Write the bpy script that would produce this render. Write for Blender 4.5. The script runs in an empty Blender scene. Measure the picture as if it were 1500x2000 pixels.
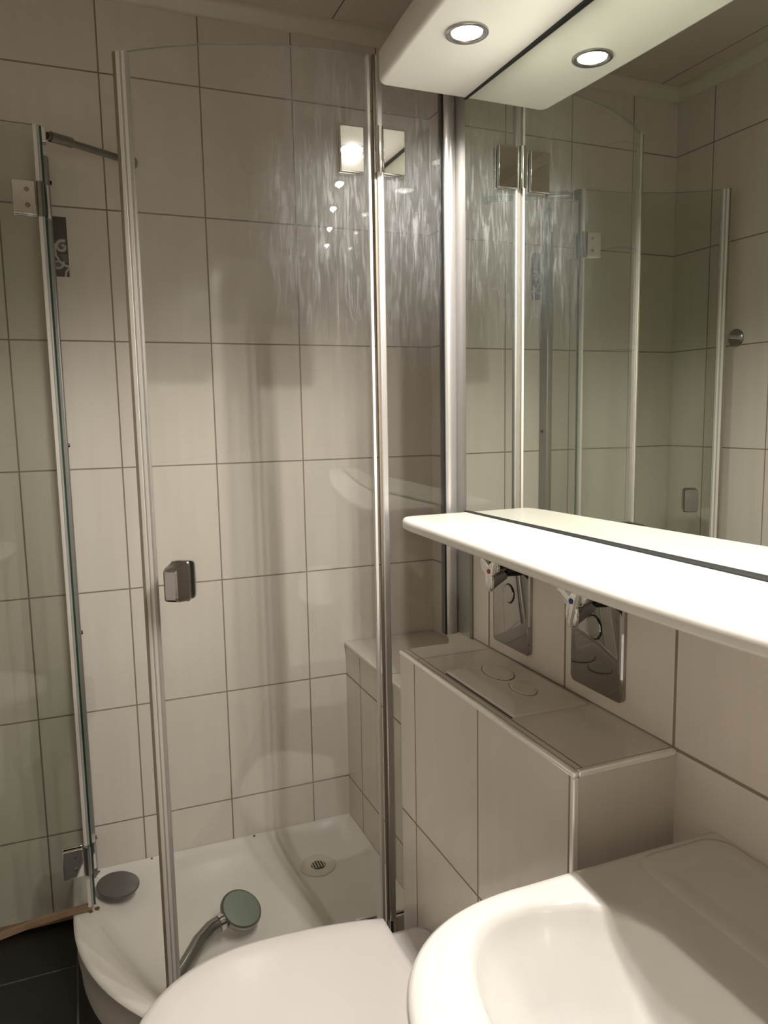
import bpy, bmesh, math
from mathutils import Vector, Matrix

scene = bpy.context.scene
col = scene.collection
PI = math.pi
ZF = 0.255          # measured frame has its zero 0.255 m above the floor

# ------------------------------------------------------------------ camera
yaw, pitch, roll, fpx = 0.3839, -0.1268, -0.0177, 1487.4
fwd = Vector((math.sin(yaw)*math.cos(pitch), math.cos(yaw)*math.cos(pitch), math.sin(pitch)))
rt = fwd.cross(Vector((0, 0, 1))).normalized()
up = rt.cross(fwd)
r2 = math.cos(roll)*rt + math.sin(roll)*up
u2 = -math.sin(roll)*rt + math.cos(roll)*up
cd = bpy.data.cameras.new('camera'); cam = bpy.data.objects.new('camera', cd); col.objects.link(cam)
cam.matrix_world = Matrix(((r2.x, u2.x, -fwd.x, 0.1338), (r2.y, u2.y, -fwd.y, -2.1475),
                           (r2.z, u2.z, -fwd.z, 1.1185+ZF), (0, 0, 0, 1)))
cd.sensor_fit = 'VERTICAL'; cd.sensor_height = 36.0; cd.lens = fpx/2000*36.0
cd.clip_start = 0.02
scene.camera = cam

# ------------------------------------------------------------------ world, exposure
w = bpy.data.worlds.new('world'); scene.world = w; w.use_nodes = True
w.node_tree.nodes['Background'].inputs[0].default_value = (0.02, 0.02, 0.02, 1)
w.node_tree.nodes['Background'].inputs[1].default_value = 0.2
vs = scene.view_settings
vs.view_transform = 'Standard'; vs.look = 'None'; vs.gamma = 1.0; vs.use_curve_mapping = False
vs.exposure = 0.0
cy = scene.cycles
cy.max_bounces = 14; cy.glossy_bounces = 8; cy.transmission_bounces = 10; cy.transparent_max_bounces = 24
cy.diffuse_bounces = 6
cy.caustics_reflective = True; cy.blur_glossy = 0.8; cy.caustics_refractive = False
cy.sample_clamp_indirect = 6.0
LAMP_W = 19.8
LAMP_C = (1.0, 0.945, 0.885)

# ------------------------------------------------------------------ materials
def new_mat(name):
    m = bpy.data.materials.new(name); m.use_nodes = True
    nt = m.node_tree
    return m, nt, nt.nodes, nt.links, nt.nodes['Principled BSDF']

def plain(name, rgb, rough=0.4, metal=0.0, spec=0.5, bump=0.0, bscale=60, coat=0.0, mottled=0.0):
    m, nt, N, L, b = new_mat(name)
    b.inputs['Base Color'].default_value = (*rgb, 1)
    b.inputs['Roughness'].default_value = rough
    b.inputs['Metallic'].default_value = metal
    b.inputs['Specular IOR Level'].default_value = spec
    b.inputs['Coat Weight'].default_value = coat
    b.inputs['Coat Roughness'].default_value = 0.05
    tc = N.new('ShaderNodeTexCoord'); no = N.new('ShaderNodeTexNoise')
    no.inputs['Scale'].default_value = bscale
    L.new(tc.outputs['Object'], no.inputs['Vector'])
    if bump:
        bp = N.new('ShaderNodeBump'); bp.inputs['Strength'].default_value = bump; bp.inputs['Distance'].default_value = 0.002
        L.new(no.outputs['Fac'], bp.inputs['Height']); L.new(bp.outputs['Normal'], b.inputs['Normal'])
    if mottled:
        mx = N.new('ShaderNodeMix'); mx.data_type = 'RGBA'
        mx.inputs['A'].default_value = (*rgb, 1); mx.inputs['B'].default_value = (*[c*(1-mottled) for c in rgb], 1)
        L.new(no.outputs['Fac'], mx.inputs['Factor']); L.new(mx.outputs['Result'], b.inputs['Base Color'])
    return m

def math_node(N, L, op, a, b=None, c=None):
    n = N.new('ShaderNodeMath'); n.operation = op
    for i, v in enumerate((a, b, c)):
        if v is None: continue
        if isinstance(v, (int, float)): n.inputs[i].default_value = v
        else: L.new(v, n.inputs[i])
    return n.outputs[0]

def tile_mat(name, u_axis, u_off, v_axis='Z', v_off=0.0, tu=0.25, tv=0.3303, rgb=(0.50, 0.455, 0.395),
             grout=(0.22, 0.182, 0.143), gw=0.0019, rough=0.16, streak=True, dark=0.05, spec=0.5):
    m, nt, N, L, b = new_mat(name)
    g = N.new('ShaderNodeNewGeometry'); s = N.new('ShaderNodeSeparateXYZ'); L.new(g.outputs['Position'], s.inputs[0])
    def coord(ax, off, t):
        return math_node(N, L, 'DIVIDE', math_node(N, L, 'SUBTRACT', s.outputs[ax], off), t)
    u = coord(u_axis, u_off, tu); v = coord(v_axis, v_off, tv)
    def dist(c, t):
        f = math_node(N, L, 'FRACT', c)
        d = math_node(N, L, 'MINIMUM', f, math_node(N, L, 'SUBTRACT', 1.0, f))
        return math_node(N, L, 'MULTIPLY', d, t)
    d = math_node(N, L, 'MINIMUM', dist(u, tu), dist(v, tv))
    mr = N.new('ShaderNodeMapRange'); mr.interpolation_type = 'SMOOTHSTEP'
    L.new(d, mr.inputs['Value']); mr.inputs['From Min'].default_value = gw*0.75; mr.inputs['From Max'].default_value = gw*1.3
    # per tile tone
    cb = N.new('ShaderNodeCombineXYZ')
    L.new(math_node(N, L, 'FLOOR', u), cb.inputs[0]); L.new(math_node(N, L, 'FLOOR', v), cb.inputs[1])
    wn = N.new('ShaderNodeTexWhiteNoise'); L.new(cb.outputs[0], wn.inputs['Vector'])
    # vertical streaks of the glaze
    st = N.new('ShaderNodeCombineXYZ')
    L.new(math_node(N, L, 'MULTIPLY', s.outputs[u_axis], 34), st.inputs[0])
    L.new(math_node(N, L, 'MULTIPLY', s.outputs[v_axis], 2.6), st.inputs[1])
    L.new(wn.outputs['Value'], st.inputs[2])
    no = N.new('ShaderNodeTexNoise'); no.inputs['Scale'].default_value = 1.0; no.inputs['Detail'].default_value = 3
    L.new(st.outputs[0], no.inputs['Vector'])
    f = math_node(N, L, 'ADD', math_node(N, L, 'MULTIPLY', no.outputs['Fac'], 0.75 if streak else 0.2),
                  math_node(N, L, 'MULTIPLY', wn.outputs['Value'], 0.18))
    c1 = N.new('ShaderNodeMix'); c1.data_type = 'RGBA'
    c1.inputs['A'].default_value = (*[x*(1+dark*1.2) for x in rgb], 1)
    c1.inputs['B'].default_value = (rgb[0]*(1-dark*2.2), rgb[1]*(1-dark*2.2), rgb[2]*(1-dark*2.2), 1)
    L.new(f, c1.inputs['Factor'])
    c2 = N.new('ShaderNodeMix'); c2.data_type = 'RGBA'; c2.inputs['A'].default_value = (*grout, 1)
    L.new(c1.outputs['Result'], c2.inputs['B']); L.new(mr.outputs['Result'], c2.inputs['Factor'])
    L.new(c2.outputs['Result'], b.inputs['Base Color'])
    ro = math_node(N, L, 'SUBTRACT', 0.85, math_node(N, L, 'MULTIPLY', mr.outputs['Result'], 0.85-rough))
    L.new(ro, b.inputs['Roughness'])
    b.inputs['Specular IOR Level'].default_value = spec
    # soft waviness of glazed tile + sunken grout
    wv = N.new('ShaderNodeTexNoise'); wv.inputs['Scale'].default_value = 9.0; wv.inputs['Detail'].default_value = 1.5
    L.new(g.outputs['Position'], wv.inputs['Vector'])
    h = math_node(N, L, 'ADD', math_node(N, L, 'MULTIPLY', mr.outputs['Result'], 0.7), math_node(N, L, 'MULTIPLY', wv.outputs['Fac'], 0.55))
    bp = N.new('ShaderNodeBump'); bp.inputs['Strength'].default_value = 0.35; bp.inputs['Distance'].default_value = 0.0015
    L.new(h, bp.inputs['Height']); L.new(bp.outputs['Normal'], b.inputs['Normal'])
    return m

def glass_mat(name, tint=(0.955, 0.975, 0.96), stain_haze=0.0):
    """clear pane: straight-through light plus fresnel reflection; optional limescale film with glow haze"""
    m = bpy.data.materials.new(name); m.use_nodes = True
    nt = m.node_tree; N = nt.nodes; L = nt.links
    for n in list(N): N.remove(n)
    out = N.new('ShaderNodeOutputMaterial')
    tr = N.new('ShaderNodeBsdfTransparent'); tr.inputs[0].default_value = (*tint, 1)
    gl = N.new('ShaderNodeBsdfGlossy'); gl.inputs['Roughness'].default_value = 0.0
    gl.inputs['Color'].default_value = (1, 1, 1, 1)
    fr = N.new('ShaderNodeFresnel')
    # same air-to-glass reflectance on both faces of the pane
    gb = N.new('ShaderNodeNewGeometry')
    ior = N.new('ShaderNodeMix'); ior.data_type = 'FLOAT'
    ior.inputs[2].default_value = 1.45; ior.inputs[3].default_value = 1/1.45
    L.new(gb.outputs['Backfacing'], ior.inputs[0]); L.new(ior.outputs[0], fr.inputs['IOR'])
    mx = N.new('ShaderNodeMixShader')
    L.new(fr.outputs[0], mx.inputs[0]); L.new(tr.outputs[0], mx.inputs[1]); L.new(gl.outputs[0], mx.inputs[2])
    last = mx
    if stain_haze:
        g = N.new('ShaderNodeNewGeometry')
        mp = N.new('ShaderNodeMapping'); mp.inputs['Scale'].default_value = (110, 110, 13); L.new(g.outputs['Position'], mp.inputs['Vector'])
        no = N.new('ShaderNodeTexNoise'); no.inputs['Scale'].default_value = 1.0; no.inputs['Detail'].default_value = 5; no.inputs['Roughness'].default_value = 0.65
        no.inputs['Distortion'].default_value = 1.2
        L.new(mp.outputs[0], no.inputs['Vector'])
        r1 = N.new('ShaderNodeMapRange'); L.new(no.outputs['Fac'], r1.inputs['Value'])
        r1.inputs['From Min'].default_value = 0.50; r1.inputs['From Max'].default_value = 0.72
        r1.inputs['To Min'].default_value = stain_haze*0.22; r1.inputs['To Max'].default_value = stain_haze
        # limescale kept to the upper right; base haze stands for the lamp cone's glow
        s = N.new('ShaderNodeSeparateXYZ'); L.new(g.outputs['Position'], s.inputs[0])
        r2_ = N.new('ShaderNodeMapRange'); r2_.interpolation_type = 'SMOOTHSTEP'
        L.new(s.outputs[2], r2_.inputs['Value'])
        r2_.inputs['From Min'].default_value = 1.42; r2_.inputs['From Max'].default_value = 1.80
        r2_.inputs['To Min'].default_value = 0.05; r2_.inputs['To Max'].default_value = 1.0
        r3 = N.new('ShaderNodeMapRange'); r3.interpolation_type = 'SMOOTHSTEP'
        L.new(s.outputs[0], r3.inputs['Value']); r3.inputs['From Min'].default_value = 0.42; r3.inputs['From Max'].default_value = 0.60
        r3.inputs['To Min'].default_value = 0.12
        fac = math_node(N, L, 'MULTIPLY', math_node(N, L, 'MULTIPLY', r1.outputs['Result'], r2_.outputs['Result']), r3.outputs['Result'])
        df = N.new('ShaderNodeBsdfDiffuse'); df.inputs[0].default_value = (0.8, 0.82, 0.84, 1)
        tl = N.new('ShaderNodeBsdfTranslucent'); tl.inputs[0].default_value = (0.8, 0.82, 0.84, 1)
        md = N.new('ShaderNodeMixShader'); md.inputs[0].default_value = 0.35
        L.new(df.outputs[0], md.inputs[1]); L.new(tl.outputs[0], md.inputs[2])
        ms = N.new('ShaderNodeMixShader'); L.new(fac, ms.inputs[0]); L.new(mx.outputs[0], ms.inputs[1]); L.new(md.outputs[0], ms.inputs[2])
        last = ms
    L.new(last.outputs[0], out.inputs[0])
    return m

def emis(name, rgb, strength):
    m = bpy.data.materials.new(name); m.use_nodes = True
    N = m.node_tree.nodes; L = m.node_tree.links
    for n in list(N): N.remove(n)
    o = N.new('ShaderNodeOutputMaterial'); e = N.new('ShaderNodeEmission')
    e.inputs[0].default_value = (*rgb, 1); e.inputs[1].default_value = strength
    L.new(e.outputs[0], o.inputs[0]); return m

TILE = (0.62, 0.57, 0.51)
M = {}
M['tile_back'] = tile_mat('tile_back', 0, 0.0, 2, ZF, rgb=TILE)
M['tile_left'] = tile_mat('tile_left', 1, -0.162, 2, ZF, rgb=TILE)
M['tile_right'] = tile_mat('tile_right', 1, -0.875, 2, ZF, rgb=TILE, gw=0.0025)
M['tile_front'] = tile_mat('tile_front', 0, 0.0, 2, ZF, rgb=TILE)
M['tile_box'] = tile_mat('tile_box', 1, -0.884, 2, ZF+0.003, tu=0.243, rgb=TILE)
M['tile_boxend'] = tile_mat('tile_boxend', 0, 0.705, 2, ZF+0.655, tu=0.35, tv=0.8, rgb=TILE, gw=0.0022)
M['tile_ledge'] = tile_mat('tile_ledge', 1, -0.884, 0, 0.7165, tu=0.9, tv=0.5, rgb=TILE, gw=0.0012)
M['tile_niche'] = tile_mat('tile_niche', 1, -0.02, 2, ZF, rgb=TILE)
M['tile_sill'] = tile_mat('tile_sill', 1, -0.33, 0, 0.6, tu=0.33, tv=0.8, rgb=TILE)
M['floor'] = tile_mat('floor_tile', 0, 0.058, 1, -0.202, tu=0.30, tv=0.30, rgb=(0.006, 0.006, 0.006), grout=(0.07, 0.065, 0.06), gw=0.0018, rough=0.28, streak=False, dark=0.15)
M['ceiling'] = tile_mat('ceiling_panel', 0, 0.862, 1, 9.0, tu=0.40, tv=30.0, rgb=(0.58, 0.53, 0.46), grout=(0.10, 0.085, 0.065), gw=0.0016, rough=0.22, streak=False, dark=0.02)
M['cornice'] = plain('cornice_plastic', (0.60, 0.56, 0.47), 0.35, mottled=0.05)
M['wood'] = plain('wood_strip', (0.30, 0.17, 0.085), 0.5, bump=0.3, bscale=25, mottled=0.35)
M['ceramic'] = plain('white_ceramic', (0.59, 0.57, 0.54), 0.10, coat=0.4, mottled=0.015, bscale=4)
M['seat'] = plain('white_seat_plastic', (0.59, 0.555, 0.535), 0.16, mottled=0.015, bscale=5)
M['tray'] = plain('white_acrylic', (0.66, 0.63, 0.575), 0.22, mottled=0.10, bscale=7)
M['white'] = plain('white_lacquer', (0.63, 0.61, 0.56), 0.28, mottled=0.02, bscale=5)
M['trim'] = plain('white_tile_edge', (0.95, 0.92, 0.88), 0.22, metal=0.35, mottled=0.02, coat=0.5)  # base colour and metal share raised for a bright line of reflected light
M['grey_plastic'] = plain('flush_plastic', (0.60, 0.565, 0.50), 0.28, mottled=0.03)
M['chrome'] = plain('chrome', (0.78, 0.77, 0.76), 0.04, metal=1.0, mottled=0.06, bscale=20)
M['plate_chrome'] = plain('polished_plate', (0.40, 0.38, 0.355), 0.035, metal=1.0, mottled=0.05, bscale=12)
M['brushed'] = plain('brushed_steel', (0.42, 0.405, 0.39), 0.24, metal=1.0, bump=0.2, bscale=120, mottled=0.2)
M['alu'] = plain('aluminium', (0.56, 0.545, 0.53), 0.30, metal=0.75, mottled=0.05)
M['alu_shaded'] = plain('aluminium_shaded_flange', (0.42, 0.41, 0.39), 0.34, metal=0.6, mottled=0.1)  # flange tone darkened for the shaded side of the rounded profile
M['alu_dark'] = plain('aluminium_dark', (0.30, 0.285, 0.26), 0.38, metal=0.6, mottled=0.2)  # darker aluminium tone of the left wall profile
M['dark'] = plain('dark_plastic', (0.012, 0.011, 0.010), 0.25, mottled=0.3)
M['black'] = plain('black_gap', (0.006, 0.006, 0.006), 0.6, mottled=0.3)
M['seal'] = plain('seal_clear', (0.62, 0.59, 0.55), 0.22, mottled=0.12, bscale=8)
M['seal_brown'] = plain('seal_brown', (0.20, 0.165, 0.12), 0.35, mottled=0.3, bscale=10)
M['seal_grey'] = plain('seal_grey', (0.36, 0.34, 0.31), 0.22, mottled=0.2, bscale=10)
M['wood_seal'] = plain('brown_seal', (0.25, 0.16, 0.095), 0.4, mottled=0.4, bscale=12)
M['glass'] = glass_mat('shower_glass', tint=(0.985,0.99,0.985), stain_haze=0.19)
M['glass_clean'] = glass_mat('shower_glass_clean', tint=(0.895, 0.91, 0.885), stain_haze=0.05)
M['glass_edge_soft'] = plain('glass_edge_soft', (0.20, 0.21, 0.18), 0.15, mottled=0.3, bscale=14)
M['glass_edge'] = plain('glass_edge', (0.015, 0.07, 0.055), 0.12, mottled=0.4, bscale=14)
M['mirror'] = plain('mirror_silver', (0.735, 0.765, 0.705), 0.0, metal=1.0)
M['mirror_edge'] = plain('mirror_edge', (0.62, 0.66, 0.62), 0.12, metal=0.6, mottled=0.1)
M['lamp'] = emis('lamp_glow', (1.0, 0.96, 0.88), 45.0)
M['red'] = plain('red_dot', (0.45, 0.008, 0.02), 0.3, mottled=0.1)
M['blue'] = plain('blue_dot', (0.012, 0.03, 0.30), 0.3, mottled=0.1)
M['cap_grey'] = plain('grey_cap', (0.115, 0.108, 0.10), 0.13, metal=0.4, mottled=0.2, bscale=18)
M['spray_face'] = plain('spray_face', (0.20, 0.235, 0.185), 0.45, bump=0.6, bscale=160, mottled=0.25)
M['grey_chrome'] = plain('dull_chrome', (0.34, 0.335, 0.315), 0.16, metal=0.9, mottled=0.25, bscale=25)
M['drain'] = plain('drain_plastic', (0.60, 0.56, 0.46), 0.35, mottled=0.12, bscale=22)
M['drain_dark'] = plain('drain_opening', (0.05, 0.034, 0.018), 0.6, mottled=0.6, bscale=90)  # dark brown for the disc drawn as the drain opening
M['chrome_dark_refl'] = plain('chrome_dark_reflection', (0.22, 0.21, 0.20), 0.12, metal=1.0, mottled=0.3, bscale=20)  # chrome darkened in colour to stand for a dark reflection on valve handles
M['rust'] = plain('rust_stain', (0.22, 0.105, 0.035), 0.7, mottled=0.5, bscale=60)
M['decor_dark'] = plain('decor_dark', (0.085, 0.075, 0.068), 0.3, mottled=0.2)
M['decor_mid'] = plain('decor_mid', (0.16, 0.15, 0.135), 0.3, mottled=0.2)
M['decor_light'] = plain('decor_light', (0.48, 0.45, 0.40), 0.3, mottled=0.1)
M['door_paint'] = plain('door_paint', (0.55, 0.50, 0.42), 0.35, mottled=0.04)

# ------------------------------------------------------------------ geometry helpers (measured frame)
class Geo:
    def __init__(s): s.v = []; s.f = []; s.mi = []
    def add(s, vs, fs, mi=0):
        b = len(s.v); s.v += [Vector(x) for x in vs]
        for f in fs: s.f.append([b+i for i in f]); s.mi.append(mi)
        return s
    def box(s, x0, x1, y0, y1, z0, z1, mi=0):
        v = [(x, y, z) for z in (z0, z1) for y in (y0, y1) for x in (x0, x1)]
        return s.add(v, [(0, 2, 3, 1), (4, 5, 7, 6), (0, 1, 5, 4), (1, 3, 7, 5), (3, 2, 6, 7), (2, 0, 4, 6)], mi)
    def obox(s, c, ax, ay, az, hx, hy, hz, mi=0):
        c = Vector(c); ax = Vector(ax).normalized()*hx; ay = Vector(ay).normalized()*hy; az = Vector(az).normalized()*hz
        v = [c+i*ax+j*ay+k*az for k in (-1, 1) for j in (-1, 1) for i in (-1, 1)]
        return s.add(v, [(0, 2, 3, 1), (4, 5, 7, 6), (0, 1, 5, 4), (1, 3, 7, 5), (3, 2, 6, 7), (2, 0, 4, 6)], mi)
    def loft(s, loops, cap0=True, cap1=True, closed=True, mi=0):
        n = len(loops[0]); b = len(s.v)
        for lp in loops: s.v += [Vector(p) for p in lp]
        for k in range(len(loops)-1):
            for i in range(n if closed else n-1):
                j = (i+1) % n
                s.f.append([b+k*n+i, b+k*n+j, b+(k+1)*n+j, b+(k+1)*n+i]); s.mi.append(mi)
        if cap0: s.f.append([b+i for i in range(n)][::-1]); s.mi.append(mi)
        if cap1: s.f.append([b+(len(loops)-1)*n+i for i in range(n)]); s.mi.append(mi)
        return s
    def prism(s, outline, z0, z1, mi=0):
        return s.loft([[(x, y, z0) for x, y in outline], [(x, y, z1) for x, y in outline]], mi=mi)
    def cyl(s, p0, p1, r0, r1=None, n=28, mi=0):
        return s.tube([p0, p1], [r0, r0 if r1 is None else r1], n, mi)
    def tube(s, pts, rs, n=20, mi=0):
        pts = [Vector(p) for p in pts]
        if isinstance(rs, (int, float)): rs = [rs]*len(pts)
        loops = []; d0 = (pts[1]-pts[0]).normalized()
        a = Vector((0, 0, 1)) if abs(d0.z) < 0.9 else Vector((1, 0, 0))
        x = d0.cross(a).normalized()
        for i, p in enumerate(pts):
            d = (pts[min(i+1, len(pts)-1)]-pts[max(i-1, 0)])
            if d.length < 1e-9: d = d0
            d = d.normalized(); x = (x-d*x.dot(d)).normalized(); y = d.cross(x)
            loops.append([p+rs[i]*(math.cos(2*PI*k/n)*x+math.sin(2*PI*k/n)*y) for k in range(n)])
        return s.loft(loops, mi=mi)
    def disc(s, c, nrm, r, t, n=36, mi=0):
        c = Vector(c); nrm = Vector(nrm).normalized()
        e = min(t*0.3, r*0.1)
        return s.tube([c, c+nrm*(t-e), c+nrm*t], [r, r, r-e], n, mi)
    def xf(s, fn):
        s.v = [fn(p) for p in s.v]; return s

def make(name, geo, mats, base=(0, 0, 0), parent=None, smooth=35, bevel=0.0, seg=2, subsurf=0):
    base = Vector(base) if parent is None else Vector(parent['_b'])
    me = bpy.data.meshes.new(name)
    me.from_pydata([tuple(p-base) for p in geo.v], [], geo.f)
    if not isinstance(mats, (list, tuple)): mats = [mats]
    for m in mats: me.materials.append(m)
    for p, k in zip(me.polygons, geo.mi): p.material_index = k
    bm = bmesh.new(); bm.from_mesh(me)
    bmesh.ops.remove_doubles(bm, verts=bm.verts, dist=1e-6)
    bmesh.ops.recalc_face_normals(bm, faces=bm.faces)
    if smooth:
        for f in bm.faces: f.smooth = True
        for e in bm.edges:
            e.smooth = len(e.link_faces) == 2 and e.calc_face_angle(0) < math.radians(smooth)
    bm.to_mesh(me); bm.free()
    o = bpy.data.objects.new(name, me); col.objects.link(o)
    o['_b'] = tuple(base)
    if parent is None: o.location = base+Vector((0, 0, ZF))
    else: o.parent = parent
    if bevel:
        b = o.modifiers.new('bevel', 'BEVEL'); b.width = bevel; b.segments = seg; b.limit_method = 'ANGLE'; b.angle_limit = math.radians(40)
        b.harden_normals = False
    if subsurf:
        b = o.modifiers.new('sub', 'SUBSURF'); b.levels = subsurf; b.render_levels = subsurf
    return o

def thing(name, label, cat, base, group=None):
    o = bpy.data.objects.new(name, None); col.objects.link(o); o.empty_display_size = 0.05
    o.location = Vector(base)+Vector((0, 0, ZF)); o['_b'] = tuple(base)
    o['label'] = label; o['category'] = cat
    if group: o['group'] = group
    return o
def tag(o, label, cat, group=None):
    o['label'] = label; o['category'] = cat
    if group: o['group'] = group
    return o
def structure(o, label=None):
    o['kind'] = 'structure'
    if label: o['label'] = label
    return o

# ------------------------------------------------------------------ room shell
XL, XR, XN, YF, ZT = -0.44, 0.866, 1.166, -2.75, 2.195
XO = 0.866            # wall plane outside the shower
FL = -0.255
structure(make('floor', Geo().box(XL-.1, XN+.1, YF-.1, .1, FL-.1, FL), M['floor'], (0, -1.3, FL)), 'black floor tiles with pale joints')
structure(make('ceiling', Geo().box(XL-.1, XN+.1, YF-.1, .1, ZT, ZT+.1), M['ceiling'], (0, -1.3, ZT)), 'beige panelled ceiling with thin seams')
structure(make('wall_back', Geo().box(XL-.1, XN+.1, 0, .1, FL, ZT), M['tile_back'], (0, 0, FL)), 'beige tiled wall behind the shower')
structure(make('wall_left', Geo().box(XL-.1, XL, YF, 0, FL, ZT), M['tile_left'], (XL, -1.3, FL)), 'beige tiled wall on the left')
structure(make('wall_front', Geo().box(XL-.1, XN+.1, YF-.1, YF, FL, ZT), M['tile_front'], (0, YF, FL)), 'beige tiled wall opposite the shower')
YN = -0.70            # near side of the shower recess
ZS = 0.431            # sill height of the recess
g = Geo()
g.box(XR, XN+.1, YF, YN, FL, ZT, 0)            # wall outside the shower
g.box(XR, XN+.1, YN, 0, FL, ZS-.004, 0)        # low wall under the recess
g.box(XN, XN+.1, YN, 0, ZS-.004, ZT, 0)        # back of the recess
structure(make('wall_right', g, M['tile_right'], (XR, -1.3, FL), smooth=0), 'beige tiled wall with the mirror and the shower recess')
g = Geo().box(XR-.004, XN, YN, 0, ZS-.012, ZS)
structure(make('wall_sill', g, M['tile_sill'], (XR, -.35, ZS), bevel=.003), 'tiled sill of the shower recess')
# boxed-in cistern wall
BX, BY0, BY1, BZ = 0.700, -1.380, -0.817, 0.661
g = Geo()
g.box(BX, XO, BY0, BY1, FL, BZ-.004, 0)
o = make('wall_boxing', g, [M['tile_box'], M['tile_boxend'], M['tile_ledge']], (BX, -1.1, FL), smooth=0)
for p in o.data.polygons:
    if abs(p.normal.y) > .9: p.material_index = 1
    elif p.normal.z > .9: p.material_index = 2
structure(o, 'tiled boxing with a ledge behind the toilet')
g = Geo().box(BX+.008, XO, BY0+.008, BY1, BZ-.004, BZ)
structure(make('wall_boxing_ledge', g, M['tile_ledge'], (BX, -1.1, BZ)), 'tiled ledge on top of the boxing')
# white plastic edge profiles of the boxing
structure(make('trim_1', Geo().box(BX-.0025, BX+.0065, BY0-.0025, BY1, BZ-.0085, BZ+.0005), M['trim'], (BX, -1.1, BZ), bevel=.003, seg=3), 'glossy white tile edge along the ledge front')
structure(make('trim_2', Geo().box(BX-.0025, BX+.0065, BY0-.0025, BY0+.006, FL, BZ-.0085), M['trim'], (BX, BY0, FL), bevel=.002, seg=2), 'white tile edge down the boxing corner')
structure(make('trim_3', Geo().box(BX+.0065, XO, BY0-.0025, BY0+.006, BZ-.0085, BZ+.0005), M['trim'], (BX+.08, BY0, BZ), bevel=.002, seg=2), 'white tile edge along the short ledge side')
# cornice
def cornice(name, p0, p1, inward, label):
    p0 = Vector(p0); p1 = Vector(p1); i = Vector(inward)
    prof = [(0, -.040), (.006, -.040), (.012, -.034), (.016, -.024), (.026, -.016), (.030, -.006), (.030, 0), (0, 0)]
    l0 = [p0+i*a+Vector((0, 0, b)) for a, b in prof]; l1 = [p1+i*a+Vector((0, 0, b)) for a, b in prof]
    structure(make(name, Geo().loft([l0, l1]), M['cornice'], (p0+p1)/2, smooth=50), label)
cornice('trim_4', (XL, 0, ZT), (XN, 0, ZT), (0, -1, 0), 'cream cornice along the back wall')
cornice('trim_5', (XL, YF, ZT), (XL, 0, ZT), (1, 0, 0), 'cream cornice along the left wall')
cornice('trim_6', (XR, YF, ZT), (XR, YN, ZT), (-1, 0, 0), 'cream cornice along the right wall')
cornice('trim_7', (XL, YF, ZT), (XR, YF, ZT), (0, 1, 0), 'cream cornice along the front wall')
structure(make('baseboard_back', Geo().box(XL, .057, -.012, 0, -.249, -.229), M['wood'], (-.2, 0, -.24), bevel=.002), 'thin brown wooden strip under the tiles')
structure(make('baseboard_left', Geo().box(XL, XL+.012, YF, -.012, -.249, -.229), M['wood'], (XL, -1.3, -.24), bevel=.002), 'thin brown wooden strip along the left wall')
d = structure(make('door_1', Geo().box(-.30, .45, YF, YF+.03, FL, 1.75), M['door_paint'], (.07, YF, FL), bevel=.004), 'room door opposite the shower')
g = Geo().cyl((-.24, YF+.03, .80), (-.24, YF+.075, .80), .009).cyl((-.24, YF+.07, .80), (-.13, YF+.07, .80), .009)
make('door_handle', g, M['chrome'], parent=d)

# ------------------------------------------------------------------ shower enclosure
YE1_ = -.812
HX, FY = 0.690, -0.755      # hinge line and plane of the right fixed pane
LX, LY = 0.108, -0.188      # plane and hinge line of the left fixed pane
RR = 0.657                  # radius of both curved doors
CR = (0.662, -0.091)        # centre of the closed right door
CL = (0.094, -0.845)        # centre of the left door in its open position
GT, GB = 1.777, -0.112
def arc(phi, r=RR, z=0.0, c=CR):
    return Vector((c[0]-r*math.cos(phi), c[1]-r*math.sin(phi), z))
TX, TY = 0.675, -0.205
R_ = math.radians

tray = thing('shower_tray', 'white quarter-round shower tray in the corner with a dull stained floor', 'shower tray', (.46, -.41, FL))
def tray_loop(dw, do, z, n=26):
    pts = []
    x0, y0 = 0.055+do, -0.830+do
    x1, y1 = XR-dw, -dw
    r = 0.620-do
    def seg(a, b, k):
        return [(a[0]+(b[0]-a[0])*i/k, a[1]+(b[1]-a[1])*i/k, z) for i in range(k)]
    rc = min(0.05, dw)
    pts += seg((x1, y1-rc), (x1, y0), 8)
    pts += seg((x1, y0), (TX, y0), 5)
    for i in range(n): 
        a = PI/2*(1-i/n); pts.append((TX-(TX-x0)*math.cos(a), TY-(TY-y0)*math.sin(a), z))
    pts += seg((x0, TY), (x0, y1), 5)
    pts += seg((x0, y1), (x1-rc, y1), 12)
    for i in range(4):
        a = PI/2*i/4; pts.append((x1-rc+rc*math.sin(a), y1-rc+rc*math.cos(a), z))
    return pts
g = Geo()
loops = [tray_loop(0, 0.012, FL), tray_loop(0, 0.012, -.205), tray_loop(0, 0.006, -.200), tray_loop(0, 0.006, -.142), tray_loop(0, 0.001, -.136), tray_loop(0.0, 0.004, -.129), tray_loop(0.001, 0.012, -.126),
         tray_loop(0.004, .052, -.127), tray_loop(0.008, .062, -.130), tray_loop(0.018, .085, -.139), tray_loop(.034, .115, -.148), tray_loop(.070, .16, -.156), tray_loop(.16, .26, -.162)]
g.loft(loops, cap0=True, cap1=True)
make('tray_body', g, M['tray'], parent=tray, smooth=50)
DC = Vector((.705, -.180, -.162))
g = Geo().disc(DC, (0, 0, 1), .052, .006)
dr = make('drain', g, [M['drain']], parent=tray)
g = Geo().disc(DC+Vector((0, -.004, .0058)), (0, 0, 1), .021, .0012, 24)
make('drain_hole', g, M['drain_dark'], parent=dr)
g = Geo()
for k in range(5): g.box(DC.x-.018+k*.008, DC.x-.0155+k*.008, DC.y-.019, DC.y+.012, -.1552, -.1535)
make('drain_grate', g, M['drain'], parent=dr)
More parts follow.
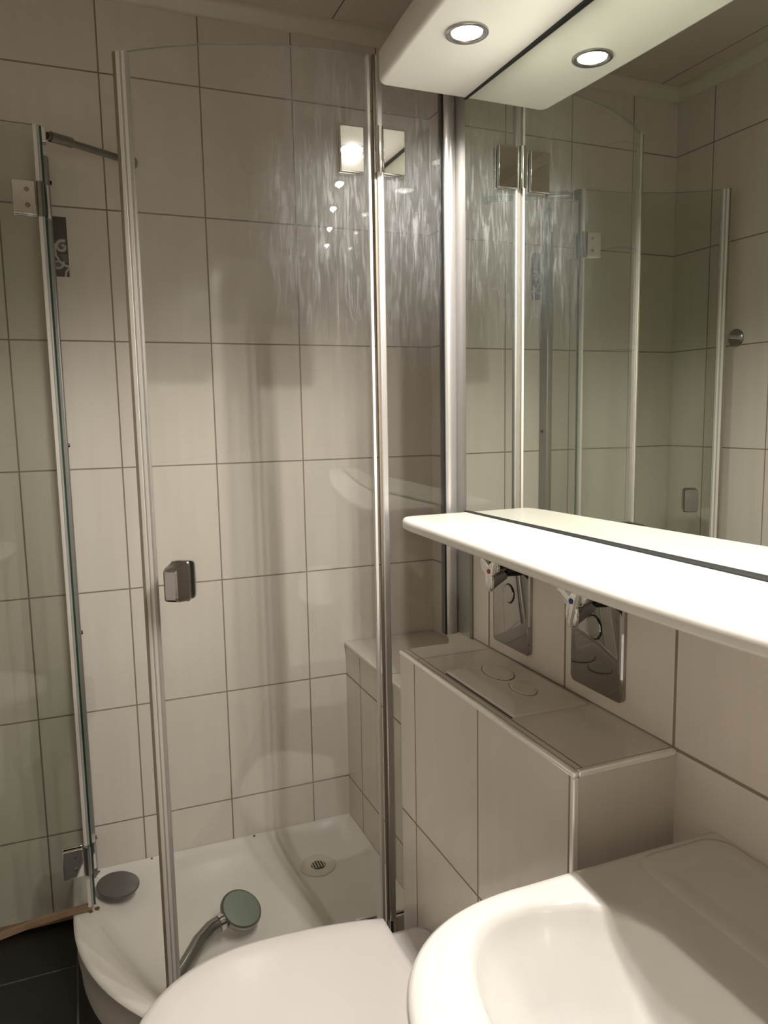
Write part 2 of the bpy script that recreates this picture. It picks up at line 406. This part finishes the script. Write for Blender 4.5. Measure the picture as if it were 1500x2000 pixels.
for (x, y, r) in ((.122, -.012, .004), (.113, -.182, .007), (.098, -.190, .006), (.30, -.006, .0028), (.265, -.006, .003), (.315, -.006, .002), (.56, -.008, .0035)):
    make('rust_spot', Geo().disc((x, y, -.1272), (0, 0, 1), r, .0016, 10), M['rust'], parent=tray)

enc = thing('shower_enclosure', 'quarter-round glass shower enclosure with chrome hinges, left door swung open', 'shower enclosure', (.46, -.41, -.125))
def pane_curved(p0, p1, r, t, z0, z1, n=30, c=CR):
    g = Geo()
    ins = [[arc(p0+(p1-p0)*i/n, r-t/2, z, c) for z in (z0, z1)] for i in range(n+1)]
    out = [[arc(p0+(p1-p0)*i/n, r+t/2, z, c) for z in (z0, z1)] for i in range(n+1)]
    loops = [[ins[i][0], ins[i][1], out[i][1], out[i][0]] for i in range(n+1)]
    b = len(g.v)
    for lp in loops: g.v += lp
    for i in range(n):
        for j in range(4):
            k = (j+1) % 4
            g.f.append([b+i*4+j, b+i*4+k, b+(i+1)*4+k, b+(i+1)*4+j]); g.mi.append(0 if j in (0, 2) else 1)
    g.f.append([b, b+1, b+2, b+3]); g.mi.append(1)
    e = b+n*4; g.f.append([e, e+1, e+2, e+3]); g.mi.append(1)
    return g
def strip_curved(p0, p1, r, t, z0, z1, n=5, mi=0, c=CR):
    g = pane_curved(p0, p1, r, t, z0, z1, n, c); g.mi = [mi]*len(g.f); return g
def radial(phi): return Vector((-math.cos(phi), -math.sin(phi), 0))
def tangent(phi): return Vector((math.sin(phi), -math.cos(phi), 0))
def knob(parent, phi, z, cc_=CR):
    n_ = radial(phi); t_ = tangent(phi); c = arc(phi, RR, z, cc_)
    for s, nm in ((1, 'door_knob'), (-1, 'inner_door_knob')):
        g = Geo()
        def ring(d, hw, hh):
            pts = []
            for k in range(20):
                a = 2*PI*k/20; ca, sa = math.cos(a), math.sin(a)
                q = 0.22
                x = math.copysign(abs(ca)**q, ca)*hw; y = math.copysign(abs(sa)**q, sa)*hh
                pts.append(c+n_*s*d+t_*x+Vector((0, 0, y)))
            return pts
        if s == 1: g.loft([ring(.004, .019, .039), ring(.010, .0195, .040), ring(.012, .018, .0385), ring(.044, .0155, .034), ring(.053, .014, .031), ring(.056, .010, .027)])
        else: g.loft([ring(.004, .0225, .038), ring(.012, .0215, .037), ring(.014, .019, .035)])
        make(nm, g, M['brushed'] if s == 1 else M['grey_chrome'], parent=parent, smooth=30)
# right hand door, closed
pR0, pR1 = R_(51.3), R_(92.0)
door_r = make('door_glass', pane_curved(pR0, pR1, RR, .006, GB, GT), [M['glass'], M['glass_edge_soft']], parent=enc, smooth=30)
def edge_seal(par, ph, sgn, c=CR, z0=GB-.004, z1=GT+.001):
    a = lambda mm: ph+sgn*mm/1000/RR
    g = strip_curved(a(-6), a(0), RR, .014, z0, z1, 3, 0, c)
    g2 = strip_curved(a(0), a(7), RR, .011, z0, z1, 3, 1, c)
    g3 = strip_curved(a(7), a(11), RR, .009, z0, z1, 3, 2, c)
    g4 = strip_curved(a(11), a(17), RR, .0085, z0, z1, 3, 1, c)
    g5 = strip_curved(a(17), a(22), RR, .008, z0, z1, 3, 2, c)
    for q in (g2, g3, g4, g5):
        b = len(g.v); g.v += q.v; g.f += [[b+i for i in f] for f in q.f]; g.mi += q.mi
    o = make('seal_strip', g, [M['seal_brown'], M['seal'], M['seal_grey']], parent=par, smooth=30)
    o['label'] = 'ribbed magnetic seal on the free edge'
edge_seal(door_r, pR0, 1)
g = strip_curved(pR1-.010, pR1-.002, RR, .010, GB, GT, 3)
make('seal_strip', g, M['seal'], parent=door_r)
knob(door_r, R_(58.0), .806)
# right fixed pane
g = Geo().box(HX+.012, .832, FY-.003, FY+.003, GB, GT)
for i in range(6): g.mi[i] = 0 if i in (2, 4) else 1
fix_r = make('fixed_pane', g, [M['glass'], M['glass_edge_soft']], parent=enc, smooth=0)
g = Geo().box(HX+.002, HX+.016, FY-.0065, FY+.0065, GB, GT)
make('seal_strip', g, M['alu'], parent=fix_r, bevel=.003, seg=3)
g = Geo().box(HX-.002, HX+.002, FY-.003, FY+.004, GB, GT)
make('seal_strip', g, M['seal_brown'], parent=fix_r)
# right wall profile: rounded aluminium channel
g = Geo()
def prof_r(z):
    return [(.8295, -.742, z), (.8295, -.760, z), (.832, -.7635, z), (.837, -.7655, z), (.843, -.7665, z), (.849, -.7655, z), (.854, -.763, z), (.858, -.759, z), (.860, -.753, z), (XO-.0013, -.750, z), (XO-.0013, -.742, z)]
g.loft([prof_r(BZ+.001), prof_r(GT+.02)])
wp = make('wall_profile', g, M['alu'], parent=enc, smooth=60)
make('flange', Geo().box(.857, XO-.0013, YE1_-.0005+.001, -.757, BZ+.001, GT+.02), M['alu_shaded'], parent=wp, bevel=.001)
make('seal_strip', Geo().box(.8262, .8295, -.763, -.747, BZ+.001, GT), M['dark'], parent=wp)
# left fixed pane and its wall profile
g = Geo().box(LX-.003, LX+.003, LY+.002, -.030, GB, GT)
for i in range(6): g.mi[i] = 0 if i in (3, 5) else 1
fix_l = make('fixed_pane', g, [M['glass_clean'], M['glass_edge']], parent=enc, smooth=0)
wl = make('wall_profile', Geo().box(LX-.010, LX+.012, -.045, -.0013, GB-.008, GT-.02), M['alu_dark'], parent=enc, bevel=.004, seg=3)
for z in (1.70, 1.055, .56, -.02):
    make('screw', Geo().cyl((LX+.012, -.022, z), (LX+.0165, -.022, z), .0055, .0045, 16), M['rust'] if z < 0 else M['dark'], parent=wl)
make('seal_strip', Geo().box(LX-.008, LX-.0015, LY-.005, LY+.012, GB-.004, GT), M['seal_grey'], parent=fix_l, bevel=.002)
# left hand door: built closed, swung 90 degrees outward about its hinge line
pivot = Vector((LX-.002, LY-.004, 0))
pL0, pL1 = R_(-90.6), R_(-50.3)
door_l = make('door_glass', pane_curved(pL0, pL1, RR, .006, GB, GT, c=CL), [M['glass_clean'], M['glass_edge_soft']], parent=enc, smooth=30)
door_l['label'] = 'open left door pane'
edge_seal(door_l, pL1, -1, CL)
make('seal_strip', strip_curved(pL0, pL0+.012, RR, .011, GB, GT, 3, 0, CL), M['seal'], parent=door_l)
make('bottom_seal', strip_curved(pL0+.01, pL1-.04, RR, .009, GB-.010, GB+.006, 16, 0, CL), M['wood_seal'], parent=door_l)
knob(door_l, R_(-57.5), .83, CL)
# hinges
def hinge(zc, side):
    g = Geo(); hh = .041
    if side == 'R':
        bx, by = HX, FY-.004
        p = arc(R_(89.0), RR, 0); t_ = tangent(R_(89.2)); n_ = radial(R_(89.2))
        for s, nn in ((1, .008), (-1, .008)):
            g.obox(p+n_*s*(.003+nn/2)+Vector((0, 0, zc))+(-t_)*.006, t_, n_, (0, 0, 1), .024, nn/2, hh)
            g.obox(Vector((HX+.036, FY-s*(.003+nn/2), zc)), (1, 0, 0), (0, 1, 0), (0, 0, 1), .023, nn/2, hh)
        hb = Geo().cyl((bx+.004, FY-.012, zc-hh), (bx+.004, FY-.012, zc+hh), .0085, n=24)
    else:
        bx, by = pivot.x, pivot.y
        for s in (1, -1):
            g.obox(Vector((bx-.040, by-.002-s*.008+.002, zc)), (1, .06, 0), (-.06, 1, 0), (0, 0, 1), .024, .004, .037)
            g.obox(Vector((LX+s*.007, LY+.028, zc)), (1, 0, 0), (0, 1, 0), (0, 0, 1), .004, .022, .037)
        hb = Geo().cyl((bx-.006, by-.006, zc-.037), (bx-.006, by-.006, zc+.037), .008, n=24)
    h = make('hinge', g, M['chrome'], parent=enc, bevel=.0022, seg=3)
    make('barrel', hb, M['chrome'] if side == 'R' else M['grey_chrome'], parent=h)
    if side == 'L':
        for dz in (-.016, .018):
            make('screw', Geo().cyl((bx-.034, by-.0115, zc+dz), (bx-.034, by-.0135, zc+dz), .0055, .0045, 16), M['brushed'], parent=h)
    return h
hinge(1.607, 'R'); hinge(.02, 'R')
hl = hinge(1.615, 'L'); h2 = hinge(.018, 'L')
# stabilising bar from the left pane to the back wall
g = Geo().tube([(LX+.014, -.158, 1.766), (.318, -.012, 1.772)], .0085, 20)
bar = make('support_bar', g, M['grey_chrome'], parent=enc)
g = Geo().tube([(LX+.020, -.155, 1.766), (LX+.066, -.124, 1.7672)], .0118, 20)
make('bar_sleeve', g, M['grey_chrome'], parent=bar)
make('bar_clamp', Geo().box(LX-.009, LX+.012, -.172, -.146, 1.748, GT+.004), M['chrome'], parent=bar, bevel=.0015)
make('bar_flange', Geo().cyl((.319, -.016, 1.772), (.319, -.0015, 1.772), .0125, .014), M['grey_chrome'], parent=bar)

# ------------------------------------------------------------------ things in the shower
# hand shower lying on the tray
hs = thing('hand_shower', 'grey chrome hand shower with a green-grey spray face lying in the tray', 'shower head', (.40, -.42, -.16))
pts, rs = [], []
ctrl = [((.258, -.556, -.117), .0145), ((.277, -.520, -.119), .0155), ((.302, -.476, -.122), .0170), ((.334, -.434, -.113), .0180), ((.366, -.408, -.106), .0185), ((.400, -.396, -.102), .019)]
g = Geo().tube([c for c, _ in ctrl], [r for _, r in ctrl], 22)
make('shower_handle', g, M['grey_chrome'], parent=hs, smooth=60)
hc = Vector((.446, -.376, -.098)); hn = Vector((.30, -.42, .86)).normalized()
g = Geo().tube([hc-hn*.030, hc-hn*.026, hc-hn*.014, hc-hn*.002, hc+hn*.003], [.022, .034, .049, .0535, .052], 44)
make('shower_head_body', g, M['brushed'], parent=hs, smooth=60)
g = Geo().tube([hc+hn*.002, hc+hn*.0055, hc+hn*.0065], [.0475, .0475, .045], 44)
make('spray_face', g, M['spray_face'], parent=hs)
g = Geo().tube([Vector((.386, -.402, -.102)), Vector((.396, -.399, -.101))], [.021, .0215], 24)
make('shower_collar', g, M['chrome'], parent=hs)
# round cap
cc = Vector((.167, -.120, -.1255))
tl = Vector((.10, -.10, 1)).normalized()
g = Geo().tube([cc+tl*.001, cc+tl*.007, cc+tl*.012, cc+tl*.0145, cc+tl*.0155], [.036, .047, .0545, .0545, .0525], 56)
cap = make('drain_cap', g, M['cap_grey'], (.167, -.136, -.1255), smooth=18)
tag(cap, 'dark grey round drain cover lying on the tray rim by the back wall', 'drain cover')
# decor tile on the back wall
dt = thing('decor_tile', 'narrow dark tile with a pale scroll ornament on the back wall', 'decorative tile', (.130, 0, 1.48))
g = Geo().box(.108, .1515, -.0015, 0, 1.588, 1.626).box(.108, .1515, -.0012, 0, 1.583, 1.588)
make('dark_panel', g, M['decor_dark'], parent=dt)
make('scroll_ground', Geo().box(.108, .1515, -.0012, 0, 1.480, 1.583), M['decor_dark'], parent=dt)
make('scroll_field', Geo().disc((.138, -.0011, 1.553), (0, -1, 0), .0125, .0004, 24), M['decor_mid'], parent=dt)
make('scroll_field', Geo().add([(.130, -.0016, 1.534), (.1495, -.0016, 1.536), (.1495, -.0016, 1.514), (.140, -.0016, 1.518)], [(0, 1, 2, 3)]), M['decor_mid'], parent=dt)
make('scroll_field', Geo().disc((.124, -.0011, 1.508), (0, -1, 0), .0125, .0004, 24), M['decor_mid'], parent=dt)
def curl(cx, cz, r0, turns, start, w, n=26, dirn=1):
    pts = []
    for i in range(n+1):
        t = i/n; a = start+dirn*turns*2*PI*t; r = r0*(1-t*.82)
        pts.append(Vector((cx+r*math.cos(a), -.0018, cz+r*math.sin(a))))
    g = Geo()
    for i in range(n):
        p, q = pts[i], pts[i+1]; dvec = (q-p).normalized(); nn = Vector((dvec.z, 0, -dvec.x))*w*(1-.35*i/n)
        g.add([p+nn, p-nn, q-nn, q+nn], [(0, 1, 2, 3)])
    return g
g = curl(.138, 1.553, .0165, 1.15, R_(60), .0036)
for q in (curl(.124, 1.512, .016, .9, R_(20), .0026, dirn=-1),):
    b = len(g.v); g.v += q.v; g.f += [[b+i for i in f] for f in q.f]; g.mi += q.mi
sp = [(.1215, 1.560), (.1205, 1.545), (.123, 1.530), (.130, 1.518), (.139, 1.509), (.1505, 1.505)]
for (a, b_) in zip(sp, sp[1:]):
    p = Vector((a[0], -.002, a[1])); q = Vector((b_[0], -.002, b_[1])); dvec = (q-p).normalized(); nn = Vector((dvec.z, 0, -dvec.x))*.0028
    g.add([p+nn-dvec*.001, p-nn-dvec*.001, q-nn+dvec*.001, q+nn+dvec*.001], [(0, 1, 2, 3)])
sp = [(.150, 1.500), (.144, 1.492), (.142, 1.481)]
for (a, b_) in zip(sp, sp[1:]):
    p = Vector((a[0], -.002, a[1])); q = Vector((b_[0], -.002, b_[1])); dvec = (q-p).normalized(); nn = Vector((dvec.z, 0, -dvec.x))*.0022
    g.add([p+nn-dvec*.001, p-nn-dvec*.001, q-nn+dvec*.001, q+nn+dvec*.001], [(0, 1, 2, 3)])
make('scroll', g, M['decor_light'], parent=dt, smooth=0)
# hook on the left wall
hk = thing('robe_hook', 'round chrome hook on the left wall, seen in the mirror', 'hook', (XL, -.285, 1.344))
make('rose', Geo().tube([(XL, -.285, 1.344), (XL+.006, -.285, 1.344), (XL+.009, -.285, 1.344)], [.028, .028, .024], 36), M['brushed'], parent=hk)
make('arm', Geo().tube([(XL+.006, -.285, 1.344), (XL+.030, -.285, 1.347), (XL+.036, -.300, 1.345), (XL+.036, -.330, 1.341)], [.008, .0065, .0065, .007], 18), M['chrome'], parent=hk)
# guessed container, added for a black patch between tray and toilet
bn = thing('black_container', 'guessed black container with a raised rim, added for a black patch between tray and toilet', 'container', (.60, -.885, FL))
bo = [(.665, -.835), (.665, -.90), (.655, -.915), (.545, -.915), (.535, -.90), (.535, -.85), (.545, -.838)]
make('container_body', Geo().prism([(.692, -.838), (.692, -.878), (.560, -.878), (.560, -.838)], FL, .022), M['black'], parent=bn, bevel=.004)
make('container_rim', Geo().box(.560, .694, -.8385, -.8345, .022, .030), M['black'], parent=bn, bevel=.001)

# ------------------------------------------------------------------ toilet
wc = thing('toilet', 'white wall-hung toilet with its flat lid closed', 'toilet', (.40, -1.096, FL))
YC = -1.096
def dshape(xb, xt, hw, hwb, z, n=40, y0=YC):
    """D outline: straight hinge edge at xb (half width hwb), widest hw, rounded tip at xt"""
    pts = []; xm = xb-(xb-xt)*.50
    a_ = xm-xt
    for i in range(n+1):
        t = -PI/2+PI*i/n
        c, s = math.cos(t), math.sin(t)
        x = xm-a_*abs(c)**.94; y = hw*math.copysign(abs(s)**.92, s)
        pts.append((x, y))
    k = 8; up_ = []
    for i in range(1, k+1):
        u = i/k; up_.append((xm+(xb-xm)*u, hw-(hw-hwb)*u**2.0))
    full = [(x, -y) for x, y in reversed(up_)] + pts + up_
    return [(x, y0+y, z) for x, y in full]
g = Geo().loft([dshape(.6125, .150, .2085, .176, .168), dshape(.6125, .147, .2105, .178, .171), dshape(.6125, .147, .2105, .178, .180), dshape(.6120, .152, .207, .175, .186),
                dshape(.6100, .165, .196, .166, .1905), dshape(.600, .21, .160, .135, .1945), dshape(.58, .28, .10, .09, .1965)])
make('lid', g, M['seat'], parent=wc, smooth=60)
g = Geo().loft([dshape(.611, .160, .200, .168, .142), dshape(.611, .156, .204, .172, .146), dshape(.611, .156, .204, .172, .162), dshape(.610, .160, .201, .169, .1665)])
make('seat', g, M['seat'], parent=wc, smooth=60)
g = Geo()
def bowl(xt, hw, z, xb=.699):
    return dshape(xb, xt, hw, hw*.86, z)
g.loft([bowl(.42, .085, -.215), bowl(.40, .095, -.20), bowl(.33, .115, -.14), bowl(.25, .150, -.05), bowl(.185, .182, .05), bowl(.168, .192, .10), bowl(.163, .195, .135), bowl(.167, .192, .141)])
make('bowl', g, M['ceramic'], parent=wc, smooth=60)
# raised rear deck between hinge edge and wall
def deck(z, e):
    a = .603+e; pts = []
    y1, y2 = YC+.176-e, YC-.176+e; r = .022
    pts = [(a, y2+.004), (a, y1-.004), (a+.006, y1), (.672, y1-e)]
    for i in range(1, 7):
        t = PI/2*i/6; pts.append((.672+.027*math.sin(t), y1-e-.030*(1-math.cos(t))))
    pts2 = [(.699, y2+e+.030)]
    for i in range(1, 7):
        t = PI/2*i/6; pts2.append((.672+.027*math.cos(t), y2+e+.030*(1-math.sin(t))))
    pts2 += [(a+.006, y2)]
    return [(x, y, z) for x, y in pts+pts2]
g = Geo().loft([deck(.09, 0), deck(.145, 0), deck(.152, .003), deck(.155, .010)])
make('rear_deck', g, M['ceramic'], parent=wc, smooth=60)

# ------------------------------------------------------------------ washbasin
wb = thing('washbasin', 'white ceramic washbasin in the front right corner', 'washbasin', (.62, -1.74, .40))
YB = -1.735; HWB = YB*-1-1.4435
def basin_loop(e, z, front=.366, xb=XO, n=36, hw=HWB):
    """outer outline inset by e : straight back part, rounded front"""
    xb_ = xb; pts = []
    xs = .585                      # where the sides start to curve
    half = []
    half.append((xb_, hw-e)); half.append((.80, hw-e)); half.append((.72, hw-e)); half.append((.65, hw-e))
    half.append((xs, hw-e-.0005))
    a_ = xs-(front+e)
    for i in range(1, n+1):
        t = PI/2*i/n
        half.append((xs-a_*math.sin(t)**.80, (hw-e)*math.cos(t)**.64 if i < n else 0))
    full = half + [(x, -y) for x, y in reversed(half[:-1])]
    return [(x, YB+y, z) for x, y in full]
def lerp_loop(a, b, t, z):
    return [(p[0]+(q[0]-p[0])*t, p[1]+(q[1]-p[1])*t, z) for p, q in zip(a, b)]
def bowl_loop(e, z):
    """inner bowl outline with the same vertex count as basin_loop"""
    ref = basin_loop(0, z); n = len(ref)
    cx, cy, ax, ay = .562, YB, .126-e, .256-e
    pts = []
    for (x, y, _) in ref:
        xx = min(x, .80)
        ang = math.atan2((y-cy)/ay, (xx-cx-.02)/ax)
        c, s = math.cos(ang), math.sin(ang)
        q = .74
        pts.append((cx+ax*math.copysign(abs(c)**q, c), cy+ay*math.copysign(abs(s)**q, s), z))
    return pts
g = Geo()
L0 = basin_loop(0, 0)
loops = [lerp_loop(basin_loop(.13, 0), bowl_loop(.02, 0), .4, .40), basin_loop(.10, .45), basin_loop(.05, .515), basin_loop(.018, .548), basin_loop(.004, .562), basin_loop(.0, .570), basin_loop(.002, .575), basin_loop(.007, .5785), basin_loop(.016, .580)]
loops += [lerp_loop(basin_loop(.016, 0), bowl_loop(0, 0), .5, .5795), lerp_loop(basin_loop(.016, 0), bowl_loop(0, 0), .88, .5788), bowl_loop(.0, .5772), bowl_loop(.003, .5745), bowl_loop(.006, .569), bowl_loop(.010, .560), bowl_loop(.018, .546), bowl_loop(.03, .53), bowl_loop(.05, .50), bowl_loop(.075, .474), bowl_loop(.10, .462)]
g.loft(loops)
make('basin_bowl', g, M['ceramic'], parent=wb, smooth=70)
g = Geo()
def rrect(x0, x1, y0, y1, z, r=.02, n=6):
    pts = []
    for (cx_, cy_, a0) in ((x1-r, y1-r, 0), (x0+r, y1-r, 90), (x0+r, y0+r, 180), (x1-r, y0+r, 270)):
        for i in range(n+1):
            a = R_(a0+90*i/n); pts.append((cx_+r*math.cos(a), cy_+r*math.sin(a), z))
    return pts
# raised back deck frame around a shallow shelf
g.loft([rrect(.725, .863, -2.00, -1.458, .5785, .03), rrect(.727, .862, -1.999, -1.459, .5802, .03), rrect(.733, .857, -1.992, -1.466, .5812, .028),
        rrect(.742, .848, -1.978, -1.482, .5812, .022), rrect(.749, .841, -1.968, -1.492, .5804, .02), rrect(.760, .832, -1.955, -1.505, .579, .018)], cap0=False, cap1=True)
make('soap_shelf', g, M['ceramic'], parent=wb, smooth=70)
make('basin_drain', Geo().disc((.555, YB, .4625), (0, 0, 1), .030, .004), M['chrome'], parent=wb)

# ------------------------------------------------------------------ flush plate on the ledge
fp = thing('flush_plate', 'off-white dual flush plate with two oval buttons set in the ledge', 'flush plate', (.79, -1.085, BZ))
def fpl(x0, x1, y0, y1, z, r=.004): return rrect(x0, x1, y0, y1, z, r, 4)
g = Geo().loft([fpl(.722, .856, -1.200, -.972, BZ), fpl(.722, .856, -1.200, -.972, BZ+.002),
                fpl(.7235, .8545, -1.1985, -.9735, BZ+.004), fpl(.745, .846, -1.176, -.990, BZ+.0095, .012), fpl(.750, .842, -1.170, -.996, BZ+.0102, .012)])
make('plate', g, M['grey_plastic'], parent=fp, smooth=25)
def oval(cx, cy, ax, ay, z0, name, rot=0.0):
    def lp(k, z): return [(cx+k*(ax*math.cos(2*PI*i/44)*math.cos(rot)-ay*math.sin(2*PI*i/44)*math.sin(rot)), cy+k*(ax*math.cos(2*PI*i/44)*math.sin(rot)+ay*math.sin(2*PI*i/44)*math.cos(rot)), z) for i in range(44)]
    g = Geo(); g.loft([lp(1.045, z0-.001), lp(1.045, z0+.0002)]); 
    b = make(name, Geo().loft([lp(1, z0-.001), lp(1, z0+.0012), lp(.95, z0+.0019), lp(.6, z0+.0012), lp(.3, z0+.0010)]), M['grey_plastic'], parent=fp, smooth=40)
    make('button_gap', g, M['black'], parent=b)
oval(.792, -1.034, .024, .043, BZ+.0102, 'large_button', R_(-8))
oval(.789, -1.119, .019, .034, BZ+.0102, 'small_button', R_(-8))
make('plate_gap', Geo().box(.7185, .7205, -1.198, -.978, BZ-.001, BZ+.0008), M['black'], parent=fp)

# ------------------------------------------------------------------ wall valves
def valve(name, y0, y1, zb, ys, yh, dot, label, wide):
    v = thing(name, label, 'valve', (XO, (y0+y1)/2, zb), group='valves on the tiles under the shelf')
    z1 = zb+.205; r = .012
    def lp(x, e):
        pts = []
        for (cy_, cz_, a0) in ((y1-r, z1-r, 0), (y0+r, z1-r, 90), (y0+r, zb+r, 180), (y1-r, zb+r, 270)):
            for i in range(6):
                a = R_(a0+90*i/5); pts.append((x, cy_+(r-e)*math.cos(a), cz_+(r-e)*math.sin(a)))
        return pts
    make('plate', Geo().loft([lp(XO, 0), lp(XO-.0055, 0), lp(XO-.008, .002), lp(XO-.0085, .004)]), M['plate_chrome'], parent=v, smooth=35)
    cyy = (y0+y1)/2+.002; cz = zb+.103
    b = make('cover', Geo().disc((XO-.008, cyy, cz), (-1, 0, 0), .0165 if not wide else .0175, .003, 36), M['plate_chrome'], parent=v)
    make('cover_gap', Geo().disc((XO-.0075, cyy, cz), (-1, 0, 0), .0188 if not wide else .0198, .0014, 36), M['black'], parent=v)
    zc = zb+.157
    make('stem', Geo().cyl((XO-.008, ys, zc-.003), (XO-.034, ys, zc-.003), .0135, .012, 24), M['dark'], parent=v)
    g = Geo(); loops = []
    for (d, k) in ((.026, .42), (.032, .56), (.064, .92), (.070, 1.04), (.074, .99), (.075, .90)):
        lp_ = []
        for i in range(48):
            a = 2*PI*i/48; lobes = (.024+.011*math.cos(3*(a+PI/2)))*(1.12 if wide else 1.0)
            lp_.append((XO-d, ys+(yh-ys)*(d-.026)/.049+k*lobes*math.cos(a), zc+k*lobes*math.sin(a)))
        loops.append(lp_)
    h = make('handle', g.loft(loops[:4]), M['chrome_dark_refl'], parent=v, smooth=40)
    make('handle_face', Geo().loft(loops[3:]), M['chrome'], parent=h, smooth=40)
    m = make('dot', Geo().disc((XO-.0752, yh, zc+.001), (-1, 0, 0), .0042, .0008, 20), M[dot], parent=h)
    m['label'] = dot+' marker dot'
    return v
valve('wall_valve', -1.028, -.902, .686, -.988, -1.003, 'red', 'chrome wall valve with a red dot, nearer the shower', False)
valve('wall_valve', -1.276, -1.150, .686, -1.236, -1.242, 'blue', 'chrome wall valve with a blue dot, nearer the washbasin', True)

# ------------------------------------------------------------------ mirror unit
mu = thing('mirror_unit', 'wall mirror with a white lit canopy above and a white shelf below', 'mirror', (XO, -1.44, .90))
YE0, YE1 = -2.06, -.812
def mx(y): return .853-.010*(y+1.03)
g = Geo()
v = [(mx(YE0), YE0, .9262), (mx(YE1), YE1, .9262), (XO-.0005, YE1, .9262), (XO-.0005, YE0, .9262)]
v += [(x, y, 1.699) for x, y, z in v]
g.add(v, [(0, 1, 5, 4)], 0).add(v, [(1, 2, 6, 5), (2, 3, 7, 6), (3, 0, 4, 7), (0, 3, 2, 1), (4, 5, 6, 7)], 1)
make('mirror_glass', g, [M['mirror'], M['mirror_edge']], parent=mu, smooth=0)
make('mirror_gap', Geo().box(.846, XO-.001, YE0, YE1, .9243, .9262), M['black'], parent=mu)
make('mirror_gap', Geo().box(.848, XO-.001, YE0, YE1, 1.6992, 1.7005), M['black'], parent=mu)
# canopy
def canopy_outline(e, z):
    r = .012
    pts = [(XO, YE1-e), (.690, YE1-e)]
    for i in range(1, 6):
        a = PI/2*i/5; pts.append((.690-.0165*math.sin(a)+e*math.sin(a), YE1-e-.0165*(1-math.cos(a))))
    for k in range(1, 12):
        y = YE1-.0165-(YE1-YE0-.033)*k/11
        x = .6735-.024*math.sin(PI*(YE1-y)/(YE1-YE0)); pts.append((x+e, y))
    for i in range(1, 6):
        a = PI/2*i/5; pts.append((.6735+.0165*(1-math.cos(a))+e*math.cos(a), YE0+.0165-.0165*math.sin(a)+e*math.sin(a)))
    pts.append((XO, YE0+e))
    return [(x, y, z) for x, y in pts]
g = Geo().loft([canopy_outline(.008, 1.7006), canopy_outline(.0045, 1.7012), canopy_outline(.0015, 1.7035), canopy_outline(0, 1.708), canopy_outline(0, 1.752), canopy_outline(.003, 1.757), canopy_outline(.006, 1.759)])
make('canopy', g, M['white'], parent=mu, smooth=60)
# shelf
def shelf_outline(e, z):
    pts = [(XO, YE1-e), (.728, YE1-e)]
    y0 = YE1
    cp = [(.728, -.812), (.716, -.815), (.707, -.822), (.701, -.836), (.6965, -.87), (.694, -.95), (.6895, -1.05), (.683, -1.19), (.677, -1.30), (.670, -1.42), (.668, -1.52), (.670, -1.62), (.676, -1.72), (.683, -1.83), (.690, -1.93), (.697, -2.01), (.702, -2.04), (.712, -2.055), (.73, -2.06)]
    pts = [(XO, YE1-e)]
    for k, (x, y) in enumerate(cp):
        p = Vector(cp[max(k-1, 0)]); q = Vector(cp[min(k+1, len(cp)-1)]); d_ = (q-p).normalized()
        n_ = Vector((-d_.y, d_.x))       # inward
        pts.append((x+n_.x*e, y+n_.y*e))
    pts.append((XO, YE0+e))
    return [(x, y, z) for x, y in pts]
g = Geo().loft([shelf_outline(.0055, .9025), shelf_outline(.002, .9045), shelf_outline(0, .908), shelf_outline(0, .917), shelf_outline(.0025, .922), shelf_outline(.007, .9243)])
make('shelf', g, M['white'], parent=mu, smooth=60)
# recessed spotlights
for k, y in enumerate((-1.035, -1.27, -1.505, -1.74, -1.975)):
    c = Vector((.735, y, 1.7006))
    g = Geo(); n = 40
    def ring(r, z): return [(c.x+r*math.cos(2*PI*i/n), c.y+r*math.sin(2*PI*i/n), z) for i in range(n)]
    g.loft([ring(.0335, c.z), ring(.0335, c.z-.0025), ring(.0315, c.z-.0038), ring(.0275, c.z-.0034), ring(.0245, c.z-.0015), ring(.0235, c.z-.0005)], cap0=False, cap1=False)
    sp_ = make('spotlight', g, M['brushed'], parent=mu, smooth=50)
    make('lamp_lens', Geo().loft([ring(.0236, c.z-.0004), ring(.0236, c.z-.0012)]), M['lamp'], parent=sp_)
    ld = bpy.data.lights.new('spotlight_light', 'SPOT'); ld.spot_size = R_(164); ld.spot_blend = .45
    ld.energy = LAMP_W; ld.color = LAMP_C; ld.shadow_soft_size = .005
    lo = bpy.data.objects.new('spotlight_light', ld); col.objects.link(lo)
    lo.location = (c.x, c.y, c.z-.0045+ZF)

for o in list(bpy.data.objects):
    if '_b' in o: del o['_b']
print('objects', len(bpy.data.objects))
